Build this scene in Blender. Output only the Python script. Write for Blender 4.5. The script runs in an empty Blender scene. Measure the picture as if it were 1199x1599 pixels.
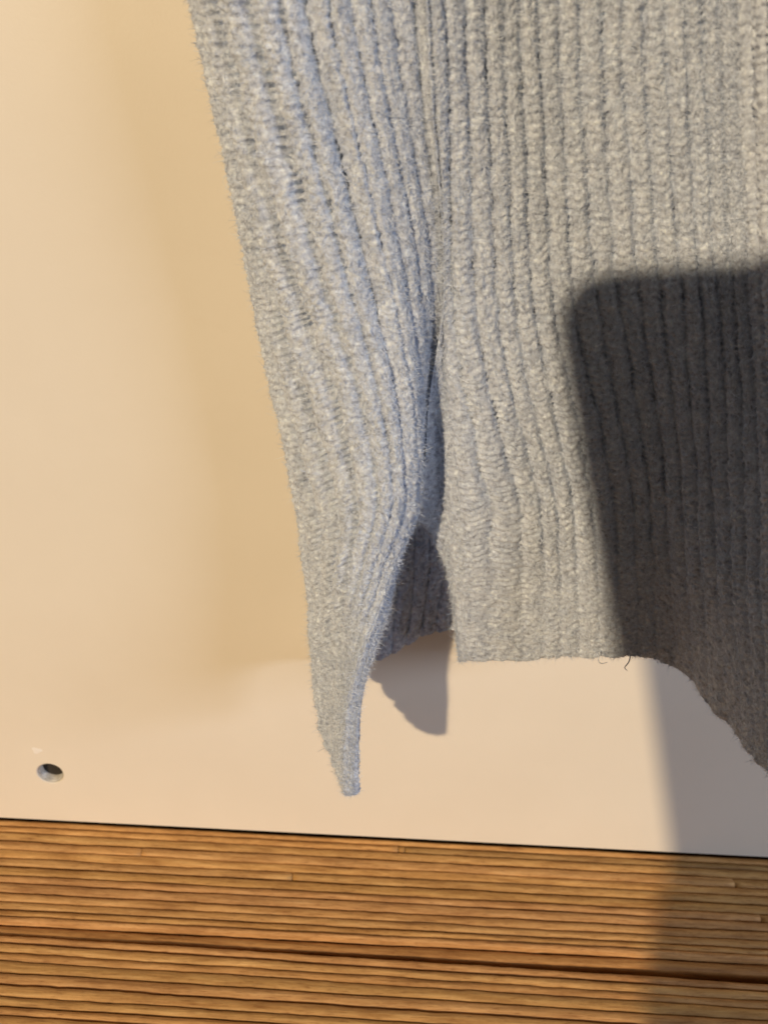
import bpy, math, random
import numpy as np
from mathutils import Matrix, Vector
random.seed(4)
RNG = np.random.default_rng(11)
S = bpy.context.scene
COL = S.collection

# ------------------------------------------------------------------ camera
# world: panel front face = plane y 0, floor = z 0, camera in front (y < 0), metres
FPX, PITCH, ROLL = 1232.0, math.radians(28), math.radians(2.96)   # focal length in photo pixels (1199 x 1599)
CAM = np.array([0.0, -0.17, 0.2064])
FWD = np.array([0, math.cos(PITCH), -math.sin(PITCH)])
r0 = np.array([1.0, 0, 0]); u0 = np.array([0, math.sin(PITCH), math.cos(PITCH)])
RGT = math.cos(ROLL)*r0 + math.sin(ROLL)*u0
UP = math.cos(ROLL)*u0 - math.sin(ROLL)*r0
cd = bpy.data.cameras.new('camera'); cam = bpy.data.objects.new('camera', cd); COL.objects.link(cam)
M = Matrix(((RGT[0], UP[0], -FWD[0], CAM[0]), (RGT[1], UP[1], -FWD[1], CAM[1]), (RGT[2], UP[2], -FWD[2], CAM[2]), (0, 0, 0, 1)))
cam.matrix_world = M
cd.sensor_fit = 'VERTICAL'; cd.lens = 4.25; cd.sensor_height = 4.25*1599/FPX; cd.sensor_width = cd.sensor_height*0.75
cd.clip_start = 0.002; cd.clip_end = 20
cd.dof.use_dof = True; cd.dof.focus_distance = 0.165; cd.dof.aperture_fstop = 3.2
S.camera = cam

# ------------------------------------------------------------------ light
w = bpy.data.worlds.new('World'); S.world = w; w.use_nodes = True
bg = w.node_tree.nodes['Background']; bg.inputs[0].default_value = (1.0, 0.82, 0.62, 1); bg.inputs[1].default_value = 0.084
KEY = Vector((-1.130, -1.971, 0.938))
ld = bpy.data.lights.new('warm_room_lamp', 'POINT'); ld.energy = 197; ld.color = (1.0, 0.755, 0.46); ld.shadow_soft_size = 0.030
lo = bpy.data.objects.new('warm_room_lamp', ld); lo.location = KEY; COL.objects.link(lo)
ad = bpy.data.lights.new('cool_window_light', 'AREA'); ad.shape = 'RECTANGLE'; ad.size = 0.85; ad.size_y = 0.22; ad.energy = 11.5; ad.color = (0.74, 0.83, 1.0)
ao = bpy.data.objects.new('cool_window_light', ad); ao.location = (1.30, -0.90, 0.52); COL.objects.link(ao)
ao.rotation_euler = (Vector((0, 0, 0.08)) - ao.location).to_track_quat('-Z', 'Y').to_euler()
S.view_settings.view_transform = 'Standard'; S.view_settings.look = 'None'; S.view_settings.exposure = 0.0; S.view_settings.gamma = 1.0
S.render.engine = 'CYCLES'
S.render.resolution_x = 767; S.render.resolution_y = 1024

# ------------------------------------------------------------------ helpers
def W(u, v, d):
    """photo pixel + distance d (mm) in front of the panel -> world point"""
    D = FWD + (u-599.5)/FPX*RGT - (v-799.5)/FPX*UP
    return CAM + D*((-d*1e-3-CAM[1])/D[1])

def mesh_obj(name, verts, faces, mat, parent=None, smooth=True, kind=None):
    me = bpy.data.meshes.new(name)
    if isinstance(verts, np.ndarray):
        faces = np.asarray(faces, dtype=np.int32); n = faces.shape[1]
        me.vertices.add(len(verts)); me.vertices.foreach_set('co', verts.astype(np.float32).ravel())
        me.loops.add(faces.size); me.loops.foreach_set('vertex_index', faces.ravel())
        me.polygons.add(len(faces)); me.polygons.foreach_set('loop_start', np.arange(0, faces.size, n, dtype=np.int32))
        me.update(calc_edges=True); me.validate()
    else:
        me.from_pydata([tuple(v) for v in verts], [], faces); me.update()
    if smooth: me.polygons.foreach_set('use_smooth', [True]*len(me.polygons))
    if mat: me.materials.append(mat)
    o = bpy.data.objects.new(name, me); COL.objects.link(o)
    if parent: o.parent = parent
    if kind: o['kind'] = kind
    return o

def empty(name, loc, label, cat):
    o = bpy.data.objects.new(name, None); COL.objects.link(o); o.location = loc
    o.empty_display_size = 0.02; o['label'] = label; o['category'] = cat
    return o

def keep(child, parent):
    child.parent = parent; child.matrix_parent_inverse = Matrix.Translation(-Vector(parent.location))

class NT:
    def __init__(s, name):
        s.m = bpy.data.materials.new(name); s.m.use_nodes = True; s.t = s.m.node_tree
        s.b = s.t.nodes['Principled BSDF']
    def n(s, typ, **kw):
        x = s.t.nodes.new(typ)
        for k, v in kw.items():
            if k.startswith('i_'): x.inputs[int(k[2:]) if k[2:].isdigit() else k[2:].replace('_', ' ')].default_value = v
            else: setattr(x, k, v)
        return x
    def l(s, a, b): s.t.links.new(a, b)
    def ramp(s, fac, stops):
        r = s.n('ShaderNodeValToRGB'); e = r.color_ramp.elements
        while len(e) < len(stops): e.new(0.5)
        for x, (p, c) in zip(e, stops): x.position = p; x.color = (*c, 1) if len(c) == 3 else c
        s.l(fac, r.inputs[0]); return r
    def noise(s, vec, scale, detail=3, rough=.55):
        x = s.n('ShaderNodeTexNoise'); x.inputs['Scale'].default_value = scale; x.inputs['Detail'].default_value = detail; x.inputs['Roughness'].default_value = rough
        s.l(vec, x.inputs['Vector']); return x
    def mix(s, fac, a, b, mode='MIX'):
        x = s.n('ShaderNodeMix', data_type='RGBA', blend_type=mode)
        for sock, val in ((x.inputs['Factor'], fac), (x.inputs['A'], a), (x.inputs['B'], b)):
            if isinstance(val, (int, float)): sock.default_value = val
            elif isinstance(val, tuple): sock.default_value = (*val, 1)
            else: s.l(val, sock)
        return x.outputs['Result']
    def bump(s, h, strength, dist):
        x = s.n('ShaderNodeBump'); x.inputs['Strength'].default_value = strength; x.inputs['Distance'].default_value = dist
        s.l(h, x.inputs['Height']); s.l(x.outputs[0], s.b.inputs['Normal']); return x

def vnoise(x, y, seed=0):
    """smooth value noise, vectorised, 0..1"""
    tab = np.random.default_rng(seed).random((256, 256))
    xi = np.floor(x).astype(int); yi = np.floor(y).astype(int); fx = x-xi; fy = y-yi
    fx = fx*fx*(3-2*fx); fy = fy*fy*(3-2*fy)
    a = tab[xi % 256, yi % 256]; b = tab[(xi+1) % 256, yi % 256]; c = tab[xi % 256, (yi+1) % 256]; d = tab[(xi+1) % 256, (yi+1) % 256]
    return (a*(1-fx)+b*fx)*(1-fy) + (c*(1-fx)+d*fx)*fy

def spline(xk, P, x):
    """natural cubic spline through P[k] at xk, evaluated at x (P any trailing shape)"""
    xk = np.asarray(xk, float); P = np.asarray(P, float); n = len(xk); sh = P.shape[1:]
    Y = P.reshape(n, -1); h = np.diff(xk); A = np.zeros((n, n)); B = np.zeros_like(Y); A[0, 0] = A[-1, -1] = 1
    for i in range(1, n-1):
        A[i, i-1] = h[i-1]; A[i, i] = 2*(h[i-1]+h[i]); A[i, i+1] = h[i]
        B[i] = 6*((Y[i+1]-Y[i])/h[i]-(Y[i]-Y[i-1])/h[i-1])
    m = np.linalg.solve(A, B); x = np.asarray(x, float)
    k = np.clip(np.searchsorted(xk, x)-1, 0, n-2); hh = h[k][:, None]; a = (xk[k+1]-x)[:, None]; b = (x-xk[k])[:, None]
    r = m[k]*a**3/(6*hh)+m[k+1]*b**3/(6*hh)+(Y[k]/hh-m[k]*hh/6)*a+(Y[k+1]/hh-m[k+1]*hh/6)*b
    return r.reshape((len(x),)+sh)

# ------------------------------------------------------------------ materials
def mat_panel():
    t = NT('white_laminate'); tc = t.n('ShaderNodeTexCoord').outputs['Object']
    n1 = t.noise(tc, 14, 4); n2 = t.noise(tc, 1500, 2); n3 = t.noise(tc, 60, 5, .7)
    c = t.ramp(n1.outputs[0], [(.3, (.785, .735, .655)), (.7, (.83, .785, .71))]).outputs[0]
    sm = t.ramp(n3.outputs[0], [(.62, (0, 0, 0)), (.80, (1, 1, 1))]).outputs[0]
    mm = t.n('ShaderNodeMath', operation='MULTIPLY', i_1=.16); t.l(sm, mm.inputs[0])
    t.l(t.mix(mm.outputs[0], c, (.70, .63, .53)), t.b.inputs['Base Color'])
    t.l(t.ramp(n3.outputs[0], [(.3, (.40,)*3), (.8, (.55,)*3)]).outputs[0], t.b.inputs['Roughness'])
    t.b.inputs['Specular IOR Level'].default_value = .35
    t.bump(n2.outputs[0], .09, .0003)
    return t.m
def mat_plain(name, col, rough=.5, metal=0, bump=0, scale=2000, low=.6):
    t = NT(name); tc = t.n('ShaderNodeTexCoord').outputs['Object']
    n = t.noise(tc, scale, 4)
    d = tuple(c*low for c in col)
    t.l(t.ramp(n.outputs[0], [(.3, d), (.7, col)]).outputs[0], t.b.inputs['Base Color'])
    t.b.inputs['Roughness'].default_value = rough; t.b.inputs['Metallic'].default_value = metal
    if bump: t.bump(n.outputs[0], bump, .0004)
    return t.m
def mat_wood():
    t = NT('strip_wood'); tc = t.n('ShaderNodeTexCoord').outputs['Object']
    at = t.n('ShaderNodeAttribute', attribute_name='tone')
    oi = t.n('ShaderNodeObjectInfo')
    mp = t.n('ShaderNodeMapping'); mp.inputs['Scale'].default_value = (1, 16, 16); t.l(tc, mp.inputs[0])
    off = t.n('ShaderNodeVectorMath', operation='ADD'); t.l(mp.outputs[0], off.inputs[0]); t.l(oi.outputs['Random'], off.inputs[1])
    g = t.noise(off.outputs[0], 75, 6, .62); mb = t.n('ShaderNodeMapping'); mb.inputs['Scale'].default_value = (.35, 1.6, 1.6); t.l(tc, mb.inputs[0]); blot = t.noise(mb.outputs[0], 150, 5, .7); pore = t.noise(off.outputs[0], 260, 4, .7)
    c = t.ramp(g.outputs[0], [(.25, (.40, .205, .070)), (.5, (.575, .325, .122)), (.75, (.69, .43, .185))]).outputs[0]
    bl = t.ramp(blot.outputs[0], [(.34, (.70, .63, .56)), (.50, (.95, .94, .92)), (.64, (1.10, 1.12, 1.14))]).outputs[0]
    c = t.mix(1.0, c, bl, 'MULTIPLY')
    pr = t.ramp(pore.outputs[0], [(.35, (.52, .41, .33)), (.45, (1, 1, 1))]).outputs[0]
    c = t.mix(.8, c, pr, 'MULTIPLY')
    c = t.mix(1.0, c, at.outputs['Color'], 'MULTIPLY')
    t.l(c, t.b.inputs['Base Color'])
    t.b.inputs['Roughness'].default_value = .55; t.b.inputs['Specular IOR Level'].default_value = .3
    t.bump(g.outputs[0], .8, .0005)
    return t.m
def mat_knit(name='blue_grey_wool', hair=False):
    t = NT(name); tc = t.n('ShaderNodeTexCoord').outputs['Object']
    a = t.noise(tc, 260, 4, .65); b = t.noise(tc, 1000, 3, .6); f = t.noise(tc, 3600, 2, .6)
    c1 = t.ramp(a.outputs[0], [(.30, (.555, .635, .785)), (.70, (.685, .76, .89))]).outputs[0]
    c2 = t.ramp(b.outputs[0], [(.34, (.62, .62, .65)), (.45, (.95, .95, .97)), (.56, (1.04, 1.04, 1.04)), (.64, (1.30, 1.30, 1.26))]).outputs[0]  # melange specks; the brightest stop paints specular glints into the wool colour
    c = t.mix(1.0, c1, c2, 'MULTIPLY')
    if hair:
        at = t.n('ShaderNodeAttribute', attribute_name='tone'); c = t.mix(1.0, c1, at.outputs['Color'], 'MULTIPLY')
    t.l(c, t.b.inputs['Base Color'])
    t.b.inputs['Roughness'].default_value = .55 if hair else .85; t.b.inputs['Specular IOR Level'].default_value = .15
    t.b.inputs['Sheen Weight'].default_value = .18; t.b.inputs['Sheen Roughness'].default_value = .5
    if not hair: t.bump(f.outputs[0], .8, .0003)
    return t.m
PANEL, WOOD, KNIT, HAIR = mat_panel(), mat_wood(), mat_knit(), mat_knit('blue_grey_fuzz', True)
BASE = mat_plain('dark_joint', (.11, .055, .022), .9, bump=.5)
SLEEVE = mat_plain('grey_hole_lining', (.62, .61, .59), .30, bump=.4, scale=1200)
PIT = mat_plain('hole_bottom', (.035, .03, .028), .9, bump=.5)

# ------------------------------------------------------------------ floor: planks of thin strips
floor = mesh_obj('floor', [(x, y, z) for z in (-.020, -.0075) for x, y in ((-.26, -.15), (.26, -.15), (.26, .03), (-.26, .03))],
                 [(3, 2, 1, 0), (4, 5, 6, 7), (0, 1, 5, 4), (1, 2, 6, 5), (2, 3, 7, 6), (3, 0, 4, 7)], BASE, smooth=False)
floor['kind'] = 'structure'

def strip(x0, x1, yfar, ynear, ztop, parent, seed, tone, thick=.006, skew=0.0):
    """one strip, far edge yfar > ynear, wavy edges and a softly rounded top"""
    n = max(4, int((x1-x0)/.0022)); xs = np.linspace(x0, x1, n)
    wob = lambda s, k, a: (vnoise(xs*k+s*7.31, np.full(n, s*3.7+.5), 5)-.5)*a
    wf = yfar + wob(seed, 60, .00030) + wob(seed+.5, 420, .00024) + skew*xs
    wn = ynear + wob(seed+1, 60, .00030) + wob(seed+1.5, 420, .00024) + skew*xs
    zz = ztop + wob(seed+2.2, 60, .00025); b = min(.0007, (yfar-ynear)*.32)
    prof = [(wf, zz-thick), (wf, zz-b*.9), (wf-b*.35, zz-b*.3), (wf-b, zz), ((wf+wn)/2, zz+.00022), (wn+b, zz), (wn+b*.35, zz-b*.3), (wn, zz-b*.9), (wn, zz-thick)]
    V = np.stack([np.stack([xs, np.broadcast_to(y, xs.shape), np.broadcast_to(z, xs.shape)], 1) for y, z in prof], 1)
    m = len(prof); V = V.reshape(-1, 3); Fs = []
    i = np.arange(n-1)[:, None]*m; j = np.arange(m-1)[None, :]
    Fq = np.stack([i+j, i+j+1, i+m+j+1, i+m+j], -1).reshape(-1, 4)[:, ::-1]
    endc = lambda base, fl: [(base+a, base+a+1, base+m-2-a, base+m-1-a)[::fl] for a in range(m//2)]
    Fq = np.concatenate([Fq, np.array(endc(0, 1)+endc((n-1)*m, -1))])
    o = mesh_obj('strip', V, Fq, WOOD, parent)
    ca = o.data.color_attributes.new('tone', 'FLOAT_COLOR', 'POINT')
    ca.data.foreach_set('color', np.tile(np.array([*tone, 1.0], np.float32), len(V)))
    return o

def plank(y0, y1, ztop, pitch, seed, skew=0.0, edge_dark=False):
    rr = random.Random(seed)
    p = mesh_obj('plank', [(x, y+skew*x, z) for z in (ztop-.0062, ztop-.0022) for x, y in ((-.25, y0+.0002), (.25, y0+.0002), (.25, y1-.0003), (-.25, y1-.0003))],
                 [(3, 2, 1, 0), (4, 5, 6, 7), (0, 1, 5, 4), (1, 2, 6, 5), (2, 3, 7, 6), (3, 0, 4, 7)], BASE, parent=floor, smooth=False)
    y = y1; k = 0
    while y > y0+.0008:
        wd = pitch*rr.uniform(.80, 1.22); yn = max(y0, y-wd)
        if yn-y0 < pitch*.45: yn = y0
        g = rr.choice([.00012, .00024, .00034, .00048])
        joints = [-.25]
        if rr.random() < .22 and yn > y0: joints += sorted(rr.uniform(-.12, .12) for _ in range(rr.choice([1, 2])))
        joints.append(.25)
        for a, b in zip(joints, joints[1:]):
            br = rr.uniform(.86, 1.12) if rr.random() > .10 else rr.uniform(.55, .70)
            tone = (br, br*rr.uniform(.95, 1.02), br*rr.uniform(.88, 1.02))
            strip(a+.0001, b-.0001, y, yn+g, ztop+rr.uniform(-.00018, .00012), p, seed*31+k, tone, skew=skew); k += 1
        y = yn
    return p
far = plank(-.0336, .0002, 0.0, .0025, 3)
strip(-.25, .25, -.0337, -.0366, -.0012, far, 400, (.74, .66, .58), thick=.005)     # lowered edge strip beside the joint
plank(-.083, -.0381, -.0003, .0026, 8, skew=-.012)
plank(-.1350, -.0845, -.0002, .0026, 17, skew=-.012)

# ------------------------------------------------------------------ white panel with a drilled hole
HOLE = W(79, 1208, 0); HR = .0039
pan = empty('cabinet_panel', (0, .008, .0005), 'white laminate panel with a small drilled hole standing on the wooden floor', 'panel')
def panel_board():
    x0, x1, z0, z1, th, bv = -.25, .25, 0.0005, .36, .016, .0006
    hx, hz = HOLE[0], HOLE[2]; N = 48; a = .012
    V = []; Fc = []
    def add(*p): V.append(p); return len(V)-1
    ang = [2*math.pi*i/N for i in range(N)]
    # rings: hole wall back, hole wall front, lip, then a square patch, then the outer rectangle
    def ring(r, y): return [add(hx+r*math.cos(t), y, hz+r*math.sin(t)) for t in ang]
    rb, rf, rl = ring(HR, .011), ring(HR, .00025), ring(HR+.00025, 0)
    def sq(t):
        c, s = math.cos(t), math.sin(t); k = a/max(abs(c), abs(s)); return hx+c*k, hz+s*k
    rs = [add(sq(t)[0], 0, sq(t)[1]) for t in ang]
    for A, B in ((rb, rf), (rf, rl), (rl, rs)):
        for i in range(N): Fc.append((A[i], A[(i+1) % N], B[(i+1) % N], B[i]))
    xs = [x0, x0+bv, hx-a, hx+a, x1-bv, x1]; zs = [z0, z0+bv, hz-a, hz+a, z1-bv, z1]
    def yy(i, k):
        return bv*.9 if i in (0, 5) or k in (0, 5) else 0
    G = [[add(xs[i], yy(i, k), zs[k]) for k in range(6)] for i in range(6)]
    for i in range(5):
        for k in range(5):
            if (i, k) != (2, 2): Fc.append((G[i][k], G[i+1][k], G[i+1][k+1], G[i][k+1]))
    bk = [add(x, th, z) for x, z in ((x0, z0), (x1, z0), (x1, z1), (x0, z1))]
    Fc.append(tuple(bk[::-1]))
    Fc.append(tuple(G[i][0] for i in range(5, -1, -1)) + (bk[0], bk[1]))
    Fc.append(tuple(G[i][5] for i in range(6)) + (bk[2], bk[3]))
    Fc.append(tuple(G[0][k] for k in range(6)) + (bk[3], bk[0]))
    Fc.append(tuple(G[5][k] for k in range(5, -1, -1)) + (bk[1], bk[2]))
    return V, Fc
v, fc = panel_board()
o = mesh_obj('board', v, fc, PANEL, smooth=False); keep(o, pan)
# lining of the hole: thin sleeve with a closed dark end
N = 40; v = []; fc = []
prof = [(HR-.00005, .0006), (HR-.00045, .0007), (HR-.00050, .0046)]
for r, y in prof:
    v += [(HOLE[0]+r*math.cos(2*math.pi*i/N), y, HOLE[2]+r*math.sin(2*math.pi*i/N)) for i in range(N)]
for k in range(2):
    for i in range(N): fc.append((k*N+i, k*N+(i+1) % N, (k+1)*N+(i+1) % N, (k+1)*N+i))
o = mesh_obj('hole_sleeve', v, fc, SLEEVE); keep(o, pan)
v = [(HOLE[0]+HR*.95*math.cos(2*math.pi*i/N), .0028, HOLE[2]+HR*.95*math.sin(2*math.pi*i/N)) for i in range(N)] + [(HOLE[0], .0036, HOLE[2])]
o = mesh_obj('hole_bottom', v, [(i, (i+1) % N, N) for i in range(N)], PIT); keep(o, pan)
# a small pale blob of filler above the hole
c = W(58, 1172, 0); v = []; fc = []
for k, (q, hgt) in enumerate(((1, 0), (.8, .00006), (.4, .00009))):
    for i in range(20):
        t = 2*math.pi*i/20; rad = (.0013+.0003*math.sin(3*t+1))*q; v.append((c[0]+rad*math.cos(t)*1.3, .00004-hgt, c[2]+rad*math.sin(t)))
for k in range(2):
    for i in range(20): fc.append((k*20+i, k*20+20+i, k*20+20+(i+1) % 20, k*20+(i+1) % 20))
fc.append(tuple(range(59, 39, -1)))
o = mesh_obj('paint_speck', v, fc, mat_plain('pale_paint', (.90, .88, .86), .5, scale=500, low=.96), smooth=False); keep(o, pan)

# ------------------------------------------------------------------ sweater
sweater = empty('sweater', (0.03, -.002, .083), 'pale blue grey ribbed knit sweater hem with side slit hanging in front of white panel', 'sweater')
THICK = .0016

def knit_grid(ctrl, tk, rk, ds, dt):
    """ctrl[row][col] world points -> fine grid. rk = rib number of each control column, tk = length (m) at each row"""
    ctrl = np.array(ctrl)
    tt = np.arange(tk[0], tk[-1]+1e-9, dt); rs = np.arange(rk[0], rk[-1]+1e-9, ds)
    a = spline(tk, ctrl, tt)                       # rows
    g = spline(rk, np.swapaxes(a, 0, 1), rs)       # cols -> [s, t, 3]
    return g, rs, tt

def longer(ctrl, t, k=.9):
    # the cloth goes on above the picture
    return [[p+(p-q)*k for p, q in zip(ctrl[0], ctrl[1])]]+list(ctrl), [-(t[1]-t[0])*k]+list(t)

def normals(g):
    ds = np.gradient(g, axis=0); dt = np.gradient(g, axis=1)
    n = np.cross(ds, dt); n /= np.linalg.norm(n, axis=2, keepdims=True)+1e-12
    return n

def stitch_height(R, T, seed, amp, row=.00140, legs=1.0):
    """rib and stitch relief in metres: R rib coordinate, T length down the cloth"""
    n = lambda a, b, s: vnoise(R*a, T*b, seed+s)-.5
    Rw = R + n(.9, 110, 0)*.16 + n(2.6, 560, 1)*.16
    ph = Rw - np.floor(Rw); k = np.floor(Rw)                # 0..1 across one rib
    x = np.abs(ph-.5)*2                                     # 0 on the ridge, 1 in the gutter
    rib = np.sqrt(np.clip(1-(x*.97)**2, 0, 1))              # round cords
    ra = .75+.45*vnoise(R*.9+3, T*90, seed+2)
    side = np.where(ph < .5, -1, 1)                         # two slanted legs per stitch
    Tw = T/row + n(1.4, 260, 3)*.9 + vnoise(k*3.7, T*40, seed+12)*3 + k*.37
    leg = .5+.5*np.cos(2*np.pi*(Tw + (x-.3)*.55 + side*.12))
    legw = leg**.8*np.exp(-((x-.30)/.48)**2)
    dark = (.5+.5*np.cos(2*np.pi*(Tw+.5)))*np.clip(x-.55, 0, 1)/.45*np.clip(vnoise(R*1.3, T*520, seed+8)*1.9-.35, 0, 1.3)
    xm = R*.0042; p = (xm+T)*.7071; q = (xm-T)*.7071        # slanted strands of the woolly surface
    strand = vnoise(p*2000, q*800, seed+9)-.5
    fuzz = n(7.0, 1650, 4)*.7 + n(14, 3300, 5)*.45 + n(2.4, 560, 6)*.45 + strand*.6
    clump = np.clip(vnoise(R*4.2, T*1000, seed+11)-.66, 0, 1)*2.5            # raised tufts
    return amp*(rib*ra*.00112 + legs*legw*.00042*(.35+1.2*vnoise(R*3, T*500, seed+7)) - dark*.0012) + fuzz*.00041 + clump*.00036

def edge_roll(R, T, r0, r1, t1, pitch, rad, slit, left=True, right=False, hem=None):
    off = np.zeros_like(R)
    def roll(e): 
        e = np.clip(e, 0, rad); return rad-np.sqrt(np.clip(rad**2-(rad-e)**2, 0, None))
    if left: off = np.maximum(off, roll((R-r0)*pitch))*np.clip((T-slit)/.006, 0, 1)
    if right: off = np.maximum(off, roll((r1-R)*pitch))
    off = np.maximum(off, roll(t1-T))
    return off

def quads(ns, nt, base=0, flip=False):
    i = np.arange(ns-1)[:, None]*nt; j = np.arange(nt-1)[None, :]
    q = np.stack([i+j, i+nt+j, i+nt+j+1, i+j+1], -1).reshape(-1, 4)+base
    return q[:, ::-1] if flip else q

def fuzz_hairs(P, Nn, count, name, parent, seed, weights=None, lmin=.0006, lmax=.0021, lift=.55, wmin=.000024, wmax=.000054, segs=3, bow=.42):
    g = np.random.default_rng(seed); ns, nt, _ = P.shape
    if weights is None: idx = g.integers(0, ns*nt, count)
    else: idx = g.choice(ns*nt, count, p=weights.ravel()/weights.sum())
    p = P.reshape(-1, 3)[idx]; n = Nn.reshape(-1, 3)[idx]
    rnd = g.normal(size=(count, 3)); d0 = n*lift + rnd*.60; d0 /= np.linalg.norm(d0, axis=1, keepdims=True)
    bend = g.normal(size=(count, 3))*.9
    L = (lmin+(lmax-lmin)*g.random(count)**2.5)[:, None]
    if lift < .4: bend -= n*1.0; p = p + n*.00030          # lying fibres arch back into the cloth
    side = np.cross(d0, n + .4*g.normal(size=(count, 3))); side /= np.linalg.norm(side, axis=1, keepdims=True)
    w0 = (wmin+(wmax-wmin)*g.random(count)**2)[:, None]
    pts = []
    for k in range(segs+1):
        s = k/segs; c = p-n*.0002 + d0*L*s + bend*L*bow*s*s
        ww = w0*(1-.75*s); pts += [c-side*ww, c+side*ww]
    m = 2*(segs+1)
    V = np.stack(pts, 1).reshape(-1, 3); b = np.arange(count)*m
    q = np.concatenate([np.stack([b+2*k, b+2*k+1, b+2*k+3, b+2*k+2], 1) for k in range(segs)])
    o = mesh_obj(name, V, q, HAIR, parent, True, 'stuff')
    tone = .78+.45*g.random(count); tone[g.random(count) < .10] *= 1.25  # random fibre tone; brighter ones carry the glint of shiny fibres as colour
    ca = o.data.color_attributes.new('tone', 'FLOAT_COLOR', 'POINT')
    c4 = np.ones((count*m, 4), np.float32); c4[:, :3] = np.repeat(np.minimum(tone, 1.6), m)[:, None]
    ca.data.foreach_set('color', c4.ravel())
    return o

def lerp_tab(tab, v):
    a = np.array(tab, float); return np.array([np.interp(v, a[:, 0], a[:, k]) for k in range(1, a.shape[1])])

# ---- left piece: slit edge -> ridge -> left silhouette -> round to the back layer against the panel
# rows: (edge u v d) (ridge) (middle) (silhouette)
A_ROWS = [
 ((655, -150, 26.8), (525, -150, 27.5), (385, -150, 27), (296, -150, 18)),
 ((668, 100, 26.5), (556, 100, 27.6), (428, 100, 27), (342, 100, 18)),
 ((682, 300, 25.2), (590, 300, 27.8), (464, 300, 27), (380, 300, 18)),
 ((686, 500, 23), (616, 500, 28.8), (502, 500, 27.5), (419, 500, 18)),
 ((668, 640, 21), (630, 640, 30.8), (530, 640, 28.8), (447, 640, 19)),
 ((659, 740, 20.5), (631, 740, 32.2), (542, 740, 30), (466, 740, 20)),
 ((651, 800, 21), (624, 800, 33), (543, 800, 31), (476, 800, 20)),
 ((635, 860, 28), (605, 858, 34), (539, 856, 31.5), (484, 852, 20)),
 ((620, 925, 33), (585, 922, 35.5), (533, 915, 31.5), (491, 905, 20)),
 ((600, 988, 37), (567, 984, 37), (529, 972, 31), (496, 955, 20)),
 ((566, 1080, 39), (546, 1072, 37.5), (522, 1052, 31), (500, 1012, 21)),
 ((549, 1165, 40.5), (540, 1152, 38), (521, 1115, 31), (505, 1055, 22)),
 ((548, 1244, 41), (543, 1238, 39), (526, 1190, 31.5), (511, 1104, 23)),
]
BACK_HEM = [(514, 1045, 7), (596, 1024, 3.4), (655, 990, 3.2), (716, 977, 3.0), (800, 972, 3.0)]
ctrl = []; zt = None
tA = [0.0]
for i, row in enumerate(A_ROWS):
    pts = [W(*q) for q in row]
    if i: tA.append(tA[-1]+np.linalg.norm(pts[1]-ctrl[-1][1])*.5+np.linalg.norm(pts[2]-ctrl[-1][2])*.5)
    ctrl.append(pts)
for i, row in enumerate(ctrl):
    k = tA[i]/tA[-1]; s = row[3]
    for j, hb in enumerate(BACK_HEM):
        hp = W(*hb); top = ctrl[0][3][2]
        z = top+(hp[2]-top)*k
        fx = s[0]+(.004, .016, .026, .036, .052)[j]
        x = fx*(1-k**3)+hp[0]*k**3
        y = -(hp[1]*-1)*1.0
        row.append(np.array([x, y, z]))
rkA = [0, 3.6, 7.2, 9.9, 12.5, 15.9, 18.5, 21.1, 25.3]
PITCHA = .0042
ctrl, tAx = longer(ctrl, tA)
gA, rsA, ttA = knit_grid(ctrl, tAx, rkA, .058, .00028)
RA, TA = np.meshgrid(rsA, ttA, indexing='ij')
nA = normals(gA)
if nA[len(rsA)//4, len(ttA)//2, 1] > 0: nA = -nA
t1 = ttA[-1]
ampA = (1.15+.35*np.clip((RA-5)/3, 0, 1))*np.clip(np.linalg.norm(np.gradient(gA, axis=0), axis=2)/.058/.0040, .15, 1.25)
ampA *= 1-.8*np.exp(-(RA/1.1)**4)*np.clip((TA-tA[3])/.015, 0, 1)          # the smooth seam above the slit
slantA = 2.0*np.clip((TA-tA[1]*.6)/(tA[6]-tA[1]*.6), 0, 1)**1.3
hA = stitch_height(RA+.5+slantA, TA, 21, ampA, legs=.55); hA = hA+(.0012-hA)*(1-np.clip(RA/.45, 0, 1))*np.clip((tA[6]-TA)/.004, 0, 1)
ridge = np.exp(-((RA+slantA-4.5)/.45)**2)*.0007 - np.exp(-((RA+slantA-5.5)/.42)**2)*.0010*np.clip((.085-TA)/.03, 0, 1)
fold = (vnoise(RA*.33+1, TA*9, 70)-.5)*.0022
hA += ridge+fold - edge_roll(RA, TA, rsA[0], rsA[-1], t1, PITCHA*.75, .0009, tA[6])
outA = gA+nA*hA[..., None]
inA = (gA-nA*(THICK + stitch_height(RA+.5, TA, 55, .75*np.ones_like(RA)) - .0004)[..., None])[:, ::2]
nv = outA.shape[0]*outA.shape[1]
V = np.concatenate([outA.reshape(-1, 3), inA.reshape(-1, 3)])
Q = np.concatenate([quads(len(rsA), len(ttA)), quads(inA.shape[0], inA.shape[1], nv, True)])
left = mesh_obj('knit_panel', V, Q, KNIT); keep(left, sweater); left['label'] = 'ribbed piece left of the slit, ending in a curled pointed corner'
wA = np.ones_like(RA)*.6; wA[RA > 12] = .03
wA[(RA > 8) & (RA < 11.5)] = 1.3
h = fuzz_hairs(outA, nA, 22000, 'fuzz', None, 3, wA); h.parent = left
wA[RA <= 12] = 1
h = fuzz_hairs(outA, nA, 90000, 'wool_fibres', None, 13, wA, .0006, .0020, .22, .000025, .000075, 2); h.parent = left
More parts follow.
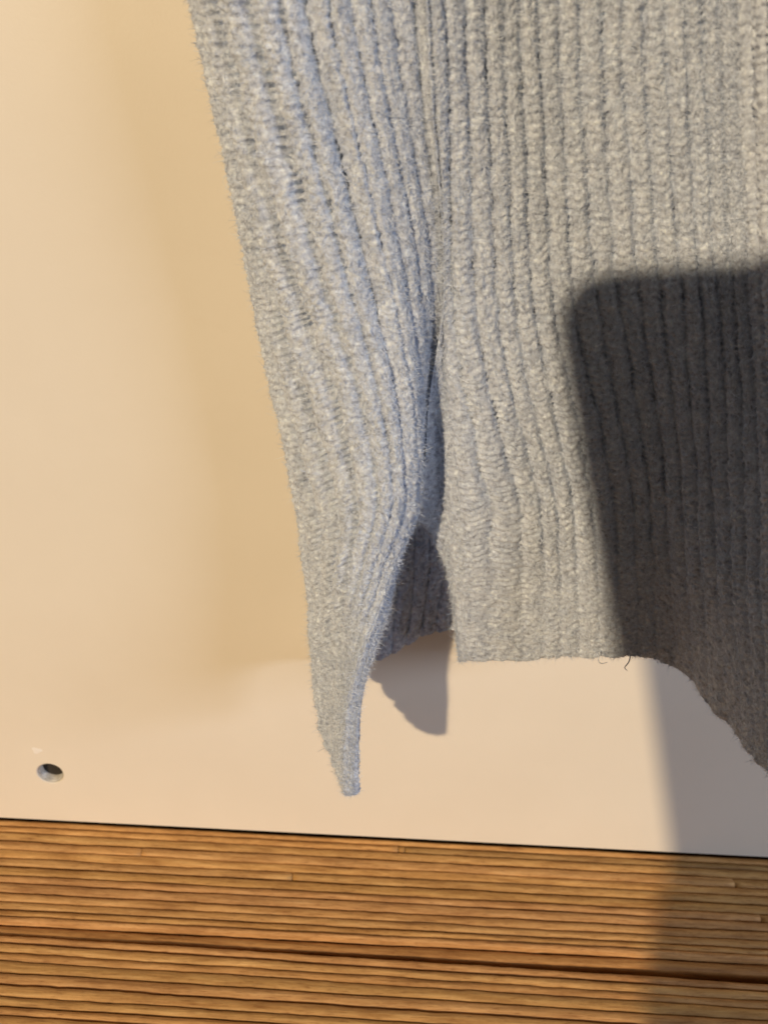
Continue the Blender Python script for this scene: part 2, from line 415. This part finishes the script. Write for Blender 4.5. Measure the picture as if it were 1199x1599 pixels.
# fuzz along slit edge and hem
m = np.zeros_like(RA); m[:8, :] = (TA[:8, :] > .09); m[:, -6:] = (RA[:, -6:] < 22)
h = fuzz_hairs(outA, nA, 4200, 'edge_fuzz', None, 4, m.astype(float), .0005, .0014); h.parent = left

# ---- right piece: slit edge -> right, swinging out towards the viewer low on the right
BV = [-150, 100, 300, 500, 640, 740, 800, 870, 950, 1033]
BU = [
 [655, 668, 682, 686, 668, 659, 651, 690, 709, 718],
 [669, 682, 692, 698, 696, 697, 699, 705, 714, 722],
 [692, 704, 713, 718, 722, 724, 724, 722, 724, 730],
 [744, 750, 758, 765, 780, 794, 798, 800, 801, 802],
 [806, 812, 820, 830, 850, 868, 874, 878, 880, 882],
 [882, 888, 898, 914, 938, 954, 960, 964, 967, 970],
 [970, 975, 986, 1003, 1022, 1033, 1037, 1041, 1043, 1046],
 [1060, 1065, 1075, 1090, 1103, 1110, 1113, 1118, 1122, 1128],
 [1150, 1155, 1162, 1175, 1185, 1190, 1192, 1195, 1197, 1199],
 [1290, 1290, 1290, 1290, 1292, 1294, 1296, 1298, 1300, 1302],
 [1390, 1390, 1390, 1390, 1390, 1390, 1390, 1390, 1390, 1390]]
BD = [
 [26.8, 26.5, 25.2, 23, 21, 20.5, 20, 19, 19, 19.5],
 [26.6, 26.4, 25.1, 23.2, 21.7, 21.2, 21, 20, 20, 20.5],
 [26.3, 26, 25.2, 24.4, 24, 24, 23.5, 23, 22.5, 21.8],
 [25, 25, 25, 24.7, 24.5, 24, 24, 23.5, 22.5, 22],
 [25, 25, 25, 25, 25, 24, 24, 23, 23, 22],
 [25, 25, 25, 25, 25, 25, 24, 24, 23.5, 23],
 [26, 26, 26, 26, 26, 26, 26, 26, 25.5, 25],
 [27, 27, 27, 28, 30, 32, 34, 36, 38, 40],
 [30, 30, 30, 32, 37, 42, 45, 49, 53, 58],
 [49, 49, 49, 50, 53, 57, 60, 63, 68, 72],  # unseen bulge, here and in the next column, added to block cool light
 [67, 67, 67, 67, 69, 72, 74, 76, 79, 81]]
BH = [1034, 1035, 1036, 1036, 1029, 1029, 1044, 1128, 1214, 1275, 1290]
ctrl = []; tB = [0.0]
for i, v0 in enumerate(BV):
    row = []
    for j in range(11):
        k = max(0, (v0-500)/(1033-500)); vv = v0+(BH[j]-1033)*k**1.5
        row.append(W(BU[j][i], vv, BD[j][i]))
    if i: tB.append(tB[-1]+np.linalg.norm(row[4]-ctrl[-1][4]))
    ctrl.append(row)
rkB = [0, .9, 1.8, 3.2, 5.4, 7.9, 10.5, 13.3, 16.6, 21.5, 25.5]
ctrl, tBx = longer(ctrl, tB)
gB, rsB, ttB = knit_grid(ctrl, tBx, rkB, .058, .00028)
RB, TB = np.meshgrid(rsB, ttB, indexing='ij')
nB = normals(gB)
if nB[len(rsB)//2, len(ttB)//2, 1] > 0: nB = -nB
t1 = ttB[-1]
ampB = 1.0-.70*np.clip((TB-(t1-.036))/.018, 0, 1)                       # flatter rib towards the hem
ampB *= 1-.8*np.exp(-(RB/1.5)**4)*np.clip((TB-tB[3])/.015, 0, 1)
slantB = 1.3*np.clip((TB-tB[3]*.9)/(tB[6]-tB[3]*.9), 0, 1)*np.exp(-(RB/7)**2)
hB = stitch_height(RB+.5-slantB, TB, 90, ampB); hB = hB+(.0012-hB)*(1-np.clip(RB/.45, 0, 1))*np.clip((tB[6]-TB)/.004, 0, 1)
hB = hB + (vnoise(RB*.3+9, TB*10, 71)-.5)*.0014
hB += (vnoise(RB*1.3, TB*0+3.3, 72)-.5)*.0012*np.clip((TB-t1+.012)/.012, 0, 1)
hB -= edge_roll(RB, TB, rsB[0], rsB[-1], t1, .004, .0012, tB[6])
outB = gB+nB*hB[..., None]
wavy = (vnoise(RB*1.7, RB*0+.3, 73)-.5)*.0011*np.clip((TB-t1+.01)/.01, 0, 1)
outB[..., 2] += wavy
inB = gB[::2, ::2]-nB[::2, ::2]*THICK; inB[..., 2] += wavy[::2, ::2]
nv = outB.shape[0]*outB.shape[1]
V = np.concatenate([outB.reshape(-1, 3), inB.reshape(-1, 3)])
Q = np.concatenate([quads(*outB.shape[:2]), quads(inB.shape[0], inB.shape[1], nv, True)])
right = mesh_obj('knit_panel', V, Q, KNIT); keep(right, sweater); right['label'] = 'wide ribbed piece right of the slit with a level hem'
wB = np.ones_like(RB); wB[RB > 17] = .02
h = fuzz_hairs(outB, nB, 20000, 'fuzz', None, 6, wB); h.parent = right
h = fuzz_hairs(outB, nB, 110000, 'wool_fibres', None, 16, wB, .0006, .0020, .22, .000025, .000075, 2); h.parent = right
m = np.zeros_like(RB); m[:8, :] = (TB[:8, :] > .10); m[:, -7:] = 1
h = fuzz_hairs(outB, nB, 3600, 'edge_fuzz', None, 7, m, .0005, .0014); h.parent = right

# ---- loose yarn ends
def thread(name, pts, rad, parent):
    P = spline(np.arange(len(pts)), np.array([W(*q) for q in pts]), np.linspace(0, len(pts)-1, 24)); n = 6; v = []; fc = []
    for i, c in enumerate(P):
        t = P[min(i+1, 23)]-P[max(i-1, 0)]; t /= np.linalg.norm(t); a = np.cross(t, (0.3, 1, .2)); a /= np.linalg.norm(a); b = np.cross(t, a)
        rr = rad*(1-.6*(i/23)**3)
        v += [tuple(c+rr*(a*math.cos(6.2832*k/n)+b*math.sin(6.2832*k/n))) for k in range(n)]
    for i in range(23):
        for k in range(n): fc.append((i*n+k, i*n+(k+1) % n, (i+1)*n+(k+1) % n, (i+1)*n+k))
    fc.append(tuple(range(n))); fc.append(tuple(range(23*n, 24*n)))
    o = mesh_obj(name, v, fc, KNIT); o.parent = parent
    return o
thread('loose_thread', [(984, 1020, 25), (981, 1034, 25.5), (975, 1042, 25), (979, 1047, 24)], .00014, right)
thread('loose_thread', [(936, 1018, 24.5), (934, 1032, 25), (940, 1036, 25), (948, 1034, 24)], .00011, right)
thread('loose_thread', [(486, 850, 21), (474, 860, 20), (468, 868, 19), (462, 870, 19)], .00010, left)

# ------------------------------------------------------------------ the phone that takes the picture (behind the lens; its shadow falls on the right)
ph = empty('smartphone', (0, 0, 0), 'dark smartphone held up before the sweater, casting the rounded shadow', 'phone')
ph.matrix_world = M
PB = mat_plain('dark_phone_shell', (.02, .02, .022), .35); GL = mat_plain('lens_glass', (.006, .006, .008), .08); SC = mat_plain('dark_screen', (.008, .008, .01), .1)
def rounded(x0, x1, y0, y1, rad, n=10):
    out = []
    for cx, cy, a0 in ((x1-rad, y1-rad, 0), (x0+rad, y1-rad, 90), (x0+rad, y0+rad, 180), (x1-rad, y0+rad, 270)):
        out += [(cx+rad*math.cos(math.radians(a0+90*i/n)), cy+rad*math.sin(math.radians(a0+90*i/n))) for i in range(n+1)]
    return out
def slab(name, outlines, mat, parent):
    """outlines: list of (loop, z) front to back"""
    v = []; fc = []; n = len(outlines[0][0])
    for lp, z in outlines: v += [(x, y, z) for x, y in lp]
    for k in range(len(outlines)-1):
        for i in range(n): fc.append((k*n+i, (k+1)*n+i, (k+1)*n+(i+1) % n, k*n+(i+1) % n))
    fc.append(tuple(range(n))); fc.append(tuple(range((len(outlines)-1)*n, len(outlines)*n))[::-1])
    return mesh_obj(name, v, fc, mat, parent, False)
X0, X1, Y0, Y1 = -.0520, .0260, -.1355, .0297
sh = lambda e, rad: rounded(X0+e, X1-e, Y0+e, Y1-e, rad-e)
slab('body', [(sh(.001, .010), -.0), (sh(0, .010), .001), (sh(0, .010), .0072), (sh(.001, .010), .0082)], PB, ph)
slab('screen', [(sh(.0025, .010), .0083), (sh(.0028, .010), .0086)], SC, ph)
for x, y in ((0, 0), (0, .0135)):
    circ = lambda q: [(x+q*math.cos(2*math.pi*i/28), y+q*math.sin(2*math.pi*i/28)) for i in range(28)]
    ln = slab('lens_ring', [(circ(.0052), -.0009), (circ(.0056), .0002)], PB, ph)
    slab('lens', [(circ(.0040), -.0011), (circ(.0040), -.0007)], GL, ln)
# shift the phone back so that the lens glass sits just behind the camera point
ph.matrix_world = M @ Matrix.Translation((0, 0, .0032))
